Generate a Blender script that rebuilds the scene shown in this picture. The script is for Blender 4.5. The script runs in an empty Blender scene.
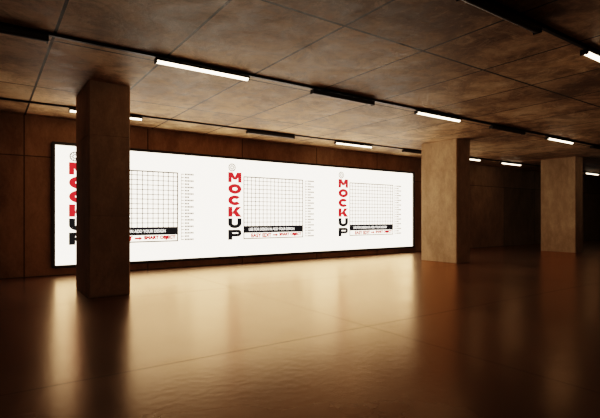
import bpy, bmesh, math, random
from mathutils import Vector
random.seed(4)
S = bpy.context.scene
COL = S.collection
H = 3.2; CAM_Z = 1.19; WALL_V = 10.37
S.view_settings.view_transform = 'Filmic'
for lk in ('Medium High Contrast', 'Filmic - Medium High Contrast'):
    try: S.view_settings.look = lk; break
    except Exception: pass
S.view_settings.exposure = 1.35

# ---------------------------------------------------------------- node helpers
def new_mat(name):
    m = bpy.data.materials.new(name); m.use_nodes = True
    nt = m.node_tree; nt.nodes.clear()
    out = nt.nodes.new('ShaderNodeOutputMaterial')
    return m, nt, out
def N(nt, t, **kw):
    n = nt.nodes.new(t)
    for k, v in kw.items(): setattr(n, k, v)
    return n
def math_n(nt, op, a, b=None, c=None):
    n = N(nt, 'ShaderNodeMath', operation=op)
    for i, v in enumerate((a, b, c)):
        if v is None: continue
        if isinstance(v, (int, float)): n.inputs[i].default_value = v
        else: nt.links.new(v, n.inputs[i])
    return n.outputs[0]
def noise(nt, vec, scale, detail=6, rough=0.6, dist=0.0):
    n = N(nt, 'ShaderNodeTexNoise'); n.inputs['Scale'].default_value = scale
    n.inputs['Detail'].default_value = detail; n.inputs['Roughness'].default_value = rough
    n.inputs['Distortion'].default_value = dist
    nt.links.new(vec, n.inputs['Vector']); return n.outputs['Fac']
def ramp(nt, fac, stops):
    r = N(nt, 'ShaderNodeValToRGB'); e = r.color_ramp.elements
    while len(e) < len(stops): e.new(0.5)
    for i, (p, c) in enumerate(stops):
        e[i].position = p; e[i].color = (c[0], c[1], c[2], 1) if not isinstance(c, (int, float)) else (c, c, c, 1)
    nt.links.new(fac, r.inputs['Fac']); return r.outputs['Color']
def mix(nt, fac, a, b, mode='MIX'):
    n = N(nt, 'ShaderNodeMix', data_type='RGBA', blend_type=mode)
    for sock, v in ((n.inputs['Factor'], fac), (n.inputs['A'], a), (n.inputs['B'], b)):
        if isinstance(v, (int, float)): sock.default_value = v
        elif isinstance(v, tuple): sock.default_value = (v[0], v[1], v[2], 1)
        else: nt.links.new(v, sock)
    return n.outputs['Result']
def joint(nt, coord, off, period, w):
    """1 on a joint line, 0 off it"""
    a = math_n(nt, 'SUBTRACT', coord, off)
    a = math_n(nt, 'DIVIDE', a, period)
    a = math_n(nt, 'FRACT', a)
    a = math_n(nt, 'SUBTRACT', a, 0.5)
    a = math_n(nt, 'ABSOLUTE', a)
    a = math_n(nt, 'SUBTRACT', 0.5, a)
    a = math_n(nt, 'MULTIPLY', a, period)
    return math_n(nt, 'LESS_THAN', a, w)

def concrete(name, dark, mid, light, rough=(0.6, 0.85), joints=None, stain=0.5, sc=1.0, bump=0.35, stretch=(1,1,1), jdark=0.8, spec=0.15, scuff=0.0):
    m, nt, out = new_mat(name)
    geo = N(nt, 'ShaderNodeNewGeometry')
    pos = geo.outputs['Position']
    mp = N(nt, 'ShaderNodeMapping'); mp.inputs['Scale'].default_value = stretch
    nt.links.new(pos, mp.inputs['Vector']); v = mp.outputs['Vector']
    sep = N(nt, 'ShaderNodeSeparateXYZ'); nt.links.new(pos, sep.inputs[0])
    n1 = noise(nt, v, 0.55*sc, 9, 0.68, 0.5)
    n2 = noise(nt, v, 3.2*sc, 8, 0.7, 0.3)
    n3 = noise(nt, v, 28*sc, 5, 0.7)
    f = math_n(nt, 'MULTIPLY_ADD', n1, 0.62, math_n(nt, 'MULTIPLY', n2, 0.38))
    base = ramp(nt, f, [(0.40, dark), (0.5, mid), (0.60, light)])
    st = ramp(nt, noise(nt, v, 1.5*sc, 11, 0.8, 0.9), [(0.47, 0.0), (0.58, 1.0)])
    base = mix(nt, math_n(nt, 'MULTIPLY', st, stain), base, dark)
    if scuff:
        sf = ramp(nt, noise(nt, v, 2.3*sc, 12, 0.85, 1.5), [(0.52, 0.0), (0.60, 1.0)])
        base = mix(nt, math_n(nt, 'MULTIPLY', sf, scuff), base, light)
    gr = ramp(nt, n3, [(0.3, 0.75), (0.65, 1.1)])
    base = mix(nt, 0.55, base, gr, 'MULTIPLY')
    hgt = math_n(nt, 'MULTIPLY_ADD', n2, 0.5, math_n(nt, 'MULTIPLY', n3, 0.35))
    if joints:
        j = None
        for axis, off, per, w in joints:
            k = joint(nt, sep.outputs[axis], off, per, w)
            j = k if j is None else math_n(nt, 'MAXIMUM', j, k)
        idx = N(nt, 'ShaderNodeCombineXYZ')
        for i, (axis, off, per, w) in enumerate(joints):
            q = math_n(nt, 'FLOOR', math_n(nt, 'DIVIDE', math_n(nt, 'SUBTRACT', sep.outputs[axis], off), per))
            nt.links.new(q, idx.inputs[i])
        wn = N(nt, 'ShaderNodeTexWhiteNoise'); nt.links.new(idx.outputs[0], wn.inputs['Vector'])
        tone = ramp(nt, wn.outputs['Value'], [(0, 0.62), (1, 1.0)])
        base = mix(nt, 0.85, base, tone, 'MULTIPLY')
        base = mix(nt, math_n(nt, 'MULTIPLY', j, jdark), base, (0.008, 0.005, 0.003))
        hgt = math_n(nt, 'SUBTRACT', hgt, math_n(nt, 'MULTIPLY', j, 1.0))
    b = N(nt, 'ShaderNodeBump'); b.inputs['Strength'].default_value = bump; b.inputs['Distance'].default_value = 0.02
    nt.links.new(hgt, b.inputs['Height'])
    p = N(nt, 'ShaderNodeBsdfPrincipled')
    nt.links.new(base, p.inputs['Base Color'])
    nt.links.new(ramp(nt, n2, [(0.3, rough[0]), (0.7, rough[1])]), p.inputs['Roughness'])
    nt.links.new(b.outputs[0], p.inputs['Normal'])
    p.inputs['Specular IOR Level'].default_value = spec
    p.inputs['Specular Tint'].default_value = (1.0, 0.70, 0.42, 1)
    nt.links.new(p.outputs[0], out.inputs[0])
    return m

M_ceil = concrete('ceiling_concrete', (0.24,0.122,0.054), (0.68,0.40,0.20), (0.92,0.61,0.35), rough=(0.45, 0.68),
                  joints=[(0, 1.85, 1.24, 0.015), (1, 3.62, 2.2, 0.017)], stain=0.65, bump=0.45, spec=0.3, jdark=1.0, scuff=0.55)
M_wall = concrete('wall_concrete', (0.32,0.18,0.092), (0.50,0.30,0.16), (0.60,0.375,0.21),
                  joints=[(0, 0.6, 2.4, 0.012), (2, 2.4, 2.4, 0.010)], stain=0.4, bump=0.3, stretch=(1,1,0.5))
M_col = concrete('column_concrete', (0.36,0.225,0.12), (0.49,0.315,0.178), (0.62,0.42,0.245),
                 stain=0.3, sc=1.6, bump=0.3, stretch=(1,1,0.5))

# polished floor: diffuse concrete under a tinted resin gloss
m, nt, out = new_mat('polished_floor')
geo = N(nt, 'ShaderNodeNewGeometry'); pos = geo.outputs['Position']
sep = N(nt, 'ShaderNodeSeparateXYZ'); nt.links.new(pos, sep.inputs[0])
n1 = noise(nt, pos, 0.5, 4, 0.5, 0.0); n2 = noise(nt, pos, 2.5, 4, 0.5, 0.0); n3 = noise(nt, pos, 14, 2, 0.5)
nmix = math_n(nt, 'MULTIPLY_ADD', n1, 0.6, math_n(nt, 'MULTIPLY', n2, 0.4))
base = ramp(nt, nmix, [(0.35, (0.052,0.026,0.012)), (0.52, (0.070,0.036,0.017)), (0.68, (0.090,0.048,0.024))])
j = math_n(nt, 'MAXIMUM', joint(nt, sep.outputs[0], 3.4, 5.3, 0.006), joint(nt, sep.outputs[1], 0.3, 3.3, 0.009))
base = mix(nt, math_n(nt, 'MULTIPLY', j, 0.6), base, (0.01,0.006,0.004))
b = N(nt, 'ShaderNodeBump'); b.inputs['Strength'].default_value = 0.14; b.inputs['Distance'].default_value = 0.008
nt.links.new(math_n(nt, 'SUBTRACT', n3, math_n(nt, 'MULTIPLY', j, 0.5)), b.inputs['Height'])
dif = N(nt, 'ShaderNodeBsdfDiffuse'); nt.links.new(base, dif.inputs['Color']); nt.links.new(b.outputs[0], dif.inputs['Normal'])
gl = N(nt, 'ShaderNodeBsdfGlossy')
nt.links.new(mix(nt, j, (0.90, 0.60, 0.37), (0.55, 0.35, 0.2)), gl.inputs['Color'])
nt.links.new(ramp(nt, nmix, [(0.35, 0.22), (0.65, 0.27)]), gl.inputs['Roughness']); nt.links.new(b.outputs[0], gl.inputs['Normal'])
fr = N(nt, 'ShaderNodeFresnel'); fr.inputs['IOR'].default_value = 1.55
fac = math_n(nt, 'MINIMUM', math_n(nt, 'MULTIPLY', fr.outputs[0], 1.1), 0.85)
mx = N(nt, 'ShaderNodeMixShader'); nt.links.new(fac, mx.inputs[0]); nt.links.new(dif.outputs[0], mx.inputs[1]); nt.links.new(gl.outputs[0], mx.inputs[2])
nt.links.new(mx.outputs[0], out.inputs[0])
M_floor = m

def simple(name, col, rough=0.5, metal=0.0):
    m, nt, out = new_mat(name)
    tc = N(nt, 'ShaderNodeTexCoord')
    n = noise(nt, tc.outputs['Object'], 20, 4)
    c = mix(nt, n, tuple(x*0.85 for x in col), tuple(min(1, x*1.15) for x in col))
    p = N(nt, 'ShaderNodeBsdfPrincipled'); nt.links.new(c, p.inputs['Base Color'])
    p.inputs['Roughness'].default_value = rough; p.inputs['Metallic'].default_value = metal
    nt.links.new(p.outputs[0], out.inputs[0]); return m
def emit(name, col, strength):
    m, nt, out = new_mat(name)
    e = N(nt, 'ShaderNodeEmission'); e.inputs[0].default_value = (*col, 1); e.inputs[1].default_value = strength
    nt.links.new(e.outputs[0], out.inputs[0]); return m
M_black = simple('black_metal', (0.012,0.009,0.007), 0.45, 0.6)
M_dark = simple('dark_painted_metal', (0.02,0.014,0.01), 0.5)
M_frame = simple('dark_frame', (0.018,0.012,0.008), 0.4, 0.3)
M_off = simple('unlit_diffuser', (0.03,0.02,0.014), 0.4)
M_lit = emit('lit_diffuser', (1.0,0.80,0.56), 3.6)
M_sheet = emit('backlit_white_sheet', (1.0,0.86,0.69), 1.75)
M_red = emit('backlit_red_ink', (0.90,0.028,0.032), 0.44)
M_ink = emit('backlit_black_ink', (0.014,0.012,0.012), 0.42)
M_grey = emit('backlit_grey_ink', (0.05,0.046,0.043), 1.0)
M_lgrey = emit('backlit_pale_grey_ink', (0.04,0.037,0.035), 0.9)
M_white = emit('backlit_white_lettering', (1,0.92,0.82), 1.4)

# ---------------------------------------------------------------- mesh helpers
def obj_from_bm(name, bm, mat, parent=None, loc=(0,0,0)):
    me = bpy.data.meshes.new(name); bm.to_mesh(me); bm.free()
    o = bpy.data.objects.new(name, me); COL.objects.link(o); o.location = loc
    if mat: me.materials.append(mat)
    if parent: o.parent = parent
    return o
def box(bm, x0, x1, y0, y1, z0, z1, bev=0.0, seg=2):
    r = bmesh.ops.create_cube(bm, size=1.0)
    for v in r['verts']:
        v.co = Vector(((x0+x1)/2 + v.co.x*(x1-x0), (y0+y1)/2 + v.co.y*(y1-y0), (z0+z1)/2 + v.co.z*(z1-z0)))
    if bev > 0:
        es = list({e for v in r['verts'] for e in v.link_edges})
        bmesh.ops.bevel(bm, geom=es, offset=bev, segments=seg, affect='EDGES', profile=0.5)
def quad(bm, x0, x1, z0, z1, y):
    vs = [bm.verts.new(c) for c in ((x0,y,z0),(x1,y,z0),(x1,y,z1),(x0,y,z1))]
    bm.faces.new(vs)
def empty(name, loc):
    o = bpy.data.objects.new(name, None); COL.objects.link(o); o.location = loc
    o.empty_display_size = 0.2; return o
def struct(name, b, mat, label):
    bm = bmesh.new(); box(bm, *b); o = obj_from_bm(name, bm, mat)
    o['kind'] = 'structure'; o['label'] = label; o['category'] = name.split('_')[0]; return o

# ---------------------------------------------------------------- room shell
U0, U1, V0 = -7.0, 32.0, -7.0
struct('floor', (U0-.2, U1+.2, V0-.2, WALL_V+.2, -0.2, 0), M_floor, 'polished brown concrete floor with faint joints')
struct('ceiling', (U0-.2, U1+.2, V0-.2, WALL_V+.2, H, H+0.2), M_ceil, 'stained brown concrete slab ceiling with panel joints')
struct('wall_back', (U0-.2, U1+.2, WALL_V, WALL_V+.2, 0, H), M_wall, 'dark brown concrete panel wall behind the billboard')
struct('wall_front', (U0-.2, U1+.2, V0-.2, V0, 0, H), M_wall, 'dark brown concrete panel wall')
struct('wall_left', (U0-.2, U0, V0, WALL_V, 0, H), M_wall, 'dark brown concrete panel end wall')
struct('wall_right', (U1, U1+.2, V0, WALL_V, 0, H), M_wall, 'dark brown concrete panel end wall')

# ---------------------------------------------------------------- columns
def column(u, v, a, b, label):
    bm = bmesh.new()
    c = 0.018  # chamfer
    def ring(z, ins):
        x0, x1, y0, y1 = ins, a-ins, ins, b-ins
        pts = [(x0+c,y0),(x1-c,y0),(x1,y0+c),(x1,y1-c),(x1-c,y1),(x0+c,y1),(x0,y1-c),(x0,y0+c)]
        return [bm.verts.new((px,py,z)) for px,py in pts]
    zs = [(0,0.006),(0.012,0)]
    for zj in (1.2, 2.4):
        zs += [(zj-0.008,0),(zj-0.003,0.006),(zj+0.003,0.006),(zj+0.008,0)]
    zs += [(H-0.012,0),(H,0.006)]
    rings = [ring(z, i) for z, i in zs]
    for r0, r1 in zip(rings, rings[1:]):
        for i in range(8):
            bm.faces.new((r0[i], r0[(i+1)%8], r1[(i+1)%8], r1[i]))
    bm.faces.new(list(reversed(rings[0]))); bm.faces.new(rings[-1])
    bmesh.ops.recalc_face_normals(bm, faces=bm.faces)
    o = obj_from_bm('concrete_column', bm, M_col, loc=(u, v, 0))
    o['label'] = label; o['category'] = 'column'; o['group'] = 'row of concrete columns'
    return o
column(1.22, 7.17, 0.59, 1.15, 'broad concrete column in deep shadow before the billboard')
column(9.85, 7.15, 0.57, 1.15, 'concrete column with one face brightly lit by the billboard')
column(16.0, 7.02, 0.52, 1.15, 'distant concrete column with one softly lit face')

# ---------------------------------------------------------------- lights on tracks
L = 1.3
def track(v, u0, u1):
    bm = bmesh.new()
    box(bm, 0, u1-u0, -0.022, 0.022, -0.03, -0.004, 0.003, 1)
    box(bm, 0, u1-u0, -0.034, 0.034, -0.004, 0.0)
    x = 0.5
    while x < u1-u0:   # clamp clips
        box(bm, x-0.02, x+0.02, -0.03, 0.03, -0.030, -0.004, 0.003, 1); x += 2.45
    o = obj_from_bm('lighting_track', bm, M_black, loc=(u0, v, H))
    o['label'] = 'long thin black lighting rail fixed to the ceiling'; o['category'] = 'lighting track'
    o['group'] = 'ceiling lighting tracks'
def build_lamp():
    root = empty('tube_light', (0,0,0))
    bm = bmesh.new()
    box(bm, 0.012, L-0.012, -0.045, 0.045, -0.032, 0.0, 0.005, 2)
    box(bm, 0.25, 0.31, -0.025, 0.025, 0.0, 0.010); box(bm, L-0.31, L-0.25, -0.025, 0.025, 0.0, 0.010)
    housing = obj_from_bm('housing', bm, M_dark, root)
    bm = bmesh.new()
    n = 10; rows = []
    for x in (0.014, L-0.014):
        rows.append([bm.verts.new((x, 0.036*math.cos(math.pi*i/n), -0.0315-0.030*math.sin(math.pi*i/n))) for i in range(n+1)])
    for i in range(n): bm.faces.new((rows[0][i], rows[1][i], rows[1][i+1], rows[0][i+1]))
    bm.faces.new(rows[0]); bm.faces.new(list(reversed(rows[1])))
    diff = obj_from_bm('diffuser', bm, M_lit, root)
    caps = []
    for x in (0, L-0.014):
        bm = bmesh.new(); box(bm, x, x+0.014, -0.047, 0.047, -0.066, 0.0, 0.003, 1)
        caps.append(obj_from_bm('end_cap', bm, M_black, root))
    return root, [housing, diff] + caps
proto_root, proto_parts = build_lamp()
first = True
off_mesh = proto_parts[1].data.copy(); off_mesh.materials.clear(); off_mesh.materials.append(M_off)
def lamp(u, v, lit):
    global first
    if first:
        r, parts = proto_root, proto_parts; first = False
    else:
        r = proto_root.copy(); COL.objects.link(r); parts = []
        for q in proto_parts:
            c = q.copy(); c.parent = r; COL.objects.link(c); parts.append(c)
    r.location = (u, v, H-0.040)
    parts[1].data = lit_mesh if lit else off_mesh
    r['label'] = 'slim linear tube light glowing warm white under its rail' if lit else 'slim black linear tube light switched off under its rail'
    r['category'] = 'ceiling light'; r['group'] = 'linear tube lights on the ceiling tracks'
lit_mesh = proto_parts[1].data
VA, VB, VC = 5.6, 9.1, 2.43
for v, u1 in ((VA, 28), (VB, 31), (VC, 24)): track(v, -6, u1)
for u, on in ((-0.75,0),(1.71,1),(4.12,0),(6.5,1),(8.9,0),(11.27,1),(13.7,0),(16.1,1)): lamp(u, VA, on)
for u, on in ((-2.4,0),(1.22,1),(4.85,0),(7.44,1),(10.0,0),(12.5,1),(15.05,1),(18.2,0),(21.6,1)): lamp(u, VB, on)
for u, on in ((-1.3,1),(1.1,0),(3.4,0),(5.75,1),(8.2,0),(10.6,1)): lamp(u, VC, on)

# ---------------------------------------------------------------- billboard
BU0, PW, NP = 1.13, 3.585, 3
CUT = 0.10
BZ0, BZ1 = 0.21, 2.65
YS = 10.30
root = empty('billboard', (BU0, WALL_V, BZ0-0.05))
root['label'] = 'long backlit white billboard with dark frame and three repeated posters'
root['category'] = 'billboard'
W = PW*NP-CUT; HH = BZ1-BZ0; z0 = 0.05
bm = bmesh.new()
t = 0.06
box(bm, -t, 0, -0.12, 0, 0.0, HH+0.11, 0.006); box(bm, W, W+t, -0.12, 0, 0.0, HH+0.11, 0.006)
box(bm, -0.01, W+0.01, -0.12, 0, -0.01, 0.05, 0.006); box(bm, -0.01, W+0.01, -0.12, 0, HH+0.05, HH+0.11, 0.006)
obj_from_bm('frame', bm, M_frame, root)
bm = bmesh.new(); box(bm, 0, W, -0.06, -0.002, 0.05, HH+0.05)
obj_from_bm('light_case', bm, M_dark, root)

def text_mesh(body, x0, x1, z0_, z1_, y):
    cu = bpy.data.curves.new('t', 'FONT'); cu.body = body; cu.size = 1
    cu.resolution_u = 4
    o = bpy.data.objects.new('t', cu); COL.objects.link(o)
    dg = bpy.context.evaluated_depsgraph_get(); dg.update()
    me = bpy.data.meshes.new_from_object(o.evaluated_get(dg))
    vs = [v.co.copy() for v in me.vertices]; fs = [list(p.vertices) for p in me.polygons]
    bpy.data.objects.remove(o); bpy.data.curves.remove(cu); bpy.data.meshes.remove(me)
    ax = min(v.x for v in vs); bx = max(v.x for v in vs); ay = min(v.y for v in vs); by = max(v.y for v in vs)
    P = [(x0+(v.x-ax)/(bx-ax)*(x1-x0), y, z0_+(v.y-ay)/(by-ay)*(z1_-z0_)) for v in vs]
    return P, fs
def add_text(bm, body, x0, x1, za, zb, y, bold=0.0):
    """bold = stroke thickening in metres, done by overlaying shifted copies"""
    P, fs = text_mesh(body, x0+bold, x1-bold, za+bold, zb-bold, y)
    sh = [(0,0)] if bold == 0 else [(bold*math.cos(a*math.pi/4)*(1.0), bold*math.sin(a*math.pi/4)) for a in range(8)] + [(0,0)]
    for dx, dz in sh:
        vs = [bm.verts.new((p[0]+dx, p[1], p[2]+dz)) for p in P]
        for f in fs:
            try: bm.faces.new([vs[i] for i in f])
            except ValueError: pass
def hframe(bm, x0, x1, za, zb, w, y):
    quad(bm, x0, x1, za, za+w, y); quad(bm, x0, x1, zb-w, zb, y)
    quad(bm, x0, x0+w, za+w, zb-w, y); quad(bm, x1-w, x1, za+w, zb-w, y)
def arc(bm, cx, cz, rx, rz, s, a0, a1, y, n=14, sz=None):
    """thick elliptical arc: outer radii rx, rz, stroke s (sz in height)"""
    sz = s if sz is None else sz
    for i in range(n):
        p = [a0+(a1-a0)*i/n, a0+(a1-a0)*(i+1)/n]
        pts = [(cx+(rx-d*s)*math.cos(a), y, cz+(rz-d*sz)*math.sin(a)) for a, d in ((p[0],1),(p[0],0),(p[1],0),(p[1],1))]
        bm.faces.new([bm.verts.new(q) for q in pts])
def heavy(bm, ch, xa, xb, za, zb, y, s, t):
    """heavy poster capitals: s = upright stroke, t = level stroke"""
    xm = (xa+xb)/2; zm = (za+zb)/2; w = xb-xa; h = zb-za
    def poly(*pts): bm.faces.new([bm.verts.new((px, y, pz)) for px, pz in pts])
    if ch == 'M':
        k = s*0.85
        quad(bm, xa, xa+k, za, zb, y); quad(bm, xb-k, xb, za, zb, y)
        poly((xa, zb), (xa+s*1.05, zb), (xm+0.045, za+0.07), (xm-0.045, za+0.07))
        poly((xb, zb), (xb-s*1.05, zb), (xm-0.045, za+0.07), (xm+0.045, za+0.07))
    elif ch == 'O':
        arc(bm, xm, zm, w/2, h/2, s, 0, 2*math.pi, y, 28, t)
    elif ch == 'C':
        arc(bm, xm, zm, w/2, h/2, s, math.radians(38), math.radians(322), y, 24, t)
    elif ch == 'K':
        quad(bm, xa, xa+s, za, zb, y)
        poly((xa+s*0.8, zm-0.05), (xb-s*1.3, zb), (xb, zb), (xa+s*1.4, zm-0.06))
        poly((xa+s*1.0, zm+0.01), (xa+s*1.8, zm+0.06), (xb+0.01, za), (xb-s*1.3, za))
    elif ch == 'U':
        r = h*0.48
        quad(bm, xa, xa+s, za+r, zb, y); quad(bm, xb-s, xb, za+r, zb, y)
        arc(bm, xm, za+r, w/2, r, s, math.pi, 2*math.pi, y, 14, t)
    elif ch == 'P':
        quad(bm, xa, xa+s, za, zb, y)
        bh = h*0.68; xr = xb-bh/2; k = t*0.85
        quad(bm, xa, xr, zb-k, zb, y); quad(bm, xa, xr, zb-bh, zb-bh+k, y)
        arc(bm, xr, zb-bh/2, bh/2, bh/2, s*0.85, -math.pi/2, math.pi/2, y, 12, k)

def Z(w): return w-BZ0
def build_poster():
    pieces = []
    y = -0.004
    bm = bmesh.new(); quad(bm, 0, PW, 0, HH, 0)
    sheet = bm
    top, bot = Z(2.32), Z(0.58); pitch = (top-bot)/6
    bmr, bmk = bmesh.new(), bmesh.new()
    for i, ch in enumerate('MOCKUP'):
        zt = top-i*pitch
        heavy(bmr if i < 4 else bmk, ch, 0.25, 0.625, zt-pitch+0.034, zt, y, 0.118, 0.088)
    pieces += [('red_lettering', bmr, M_red), ('black_lettering', bmk, M_ink)]
    bm = bmesh.new(); cx, cz, R = 0.36, Z(2.44), 0.10
    arc(bm, cx, cz, R, R, 0.022, 0, 2*math.pi, y, 32); arc(bm, cx, cz, R*0.45, R*0.45, 0.018, 0, 2*math.pi, y, 24)
    for i in range(10):
        a = 2*math.pi*i/10; d = Vector((math.cos(a), math.sin(a))); q = Vector((-d.y, d.x))*0.007
        pts = [d*R*0.45+q, d*R+q, d*R-q, d*R*0.45-q]
        bm.faces.new([bm.verts.new((cx+p_.x, y, cz+p_.y)) for p_ in pts])
    pieces.append(('round_emblem', bm, M_lgrey))
    gx0, gx1, gz0, gz1 = 0.68, 2.55, Z(0.95), Z(2.235)
    bm = bmesh.new(); nx, nz = 16, 12
    for i in range(1, nx):
        x = gx0+(gx1-gx0)*i/nx; w = 0.0095
        quad(bm, x-w, x+w, gz0, gz1, y)
    for k in range(1, nz):
        zz = gz0+(gz1-gz0)*k/nz; w = 0.0085
        quad(bm, gx0, gx1, zz-w, zz+w, y-0.0005)
    pieces.append(('grid_lines', bm, M_grey))
    bm = bmesh.new(); hframe(bm, gx0, gx1, Z(0.62), gz1, 0.028, y-0.001)
    pieces.append(('border_line', bm, M_ink))
    bm = bmesh.new(); quad(bm, gx0, gx1, Z(0.78), Z(0.96), y-0.0015)
    pieces.append(('caption_band', bm, M_ink))
    bm = bmesh.new()
    add_text(bm, 'USE FOR DESIGN IN ADD YOUR DESIGN', gx0+0.16, gx1-0.30, Z(0.838), Z(0.905), y-0.003)
    pieces.append(('caption_lettering', bm, M_white))
    bm = bmesh.new()
    add_text(bm, 'EASY EDIT', gx0+0.22, gx0+0.84, Z(0.658), Z(0.768), y-0.002, bold=0.009)
    add_text(bm, 'SMART OBJECT', gx0+1.08, gx1-0.06, Z(0.658), Z(0.768), y-0.002, bold=0.009)
    pieces.append(('instruction_lettering', bm, M_red))
    bm = bmesh.new(); zc = Z(0.712)
    quad(bm, gx0+0.88, gx0+0.98, zc-0.02, zc+0.02, y-0.002)
    bm.faces.new([bm.verts.new(q) for q in ((gx0+0.98, y-0.002, zc-0.045), (gx0+1.05, y-0.002, zc), (gx0+0.98, y-0.002, zc+0.045))])
    pieces.append(('arrow', bm, M_red))
    bm = bmesh.new(); nr = 20
    quad(bm, 2.62, 2.632, Z(0.66), Z(2.2), y)
    for k in range(nr+1):
        zz = Z(0.66)+(Z(2.2)-Z(0.66))*k/nr
        ln = 0.30 if k % 2 == 0 else 0.20
        x = 2.62
        quad(bm, x, x+0.07, zz-0.010, zz+0.010, y)
        x += 0.09
        while x < 2.62+ln:
            quad(bm, x, x+0.030, zz-0.021, zz+0.021, y); x += 0.038
    pieces.append(('scale_marks', bm, M_lgrey))
    return sheet, pieces
sheet, pieces = build_poster()
first_p = obj_from_bm('poster', sheet, M_sheet, root, loc=(0, YS-WALL_V, z0))
kids = [obj_from_bm(n, b_, mt, first_p) for n, b_, mt in pieces]
for i in range(1, NP):
    c = first_p.copy(); c.location.x = PW*i; COL.objects.link(c)
    if i == NP-1:
        c.data = first_p.data.copy()
        for vv in c.data.vertices:
            if vv.co.x > 1: vv.co.x -= CUT
    for k in kids:
        kk = k.copy(); kk.parent = c; COL.objects.link(kk)

# ---------------------------------------------------------------- world + camera
w = bpy.data.worlds.new('world'); S.world = w; w.use_nodes = True
w.node_tree.nodes['Background'].inputs[0].default_value = (0.05,0.03,0.018,1)
w.node_tree.nodes['Background'].inputs[1].default_value = 0.2
cam = bpy.data.cameras.new('camera'); co = bpy.data.objects.new('camera', cam); COL.objects.link(co)
cam.sensor_width = 36; cam.lens = 27.0; cam.shift_y = 8/600
cam.clip_start = 0.05; cam.clip_end = 200
co.location = (0, 0, CAM_Z)
co.rotation_euler = (math.pi/2, 0, -math.atan2(450, 647))
S.camera = co
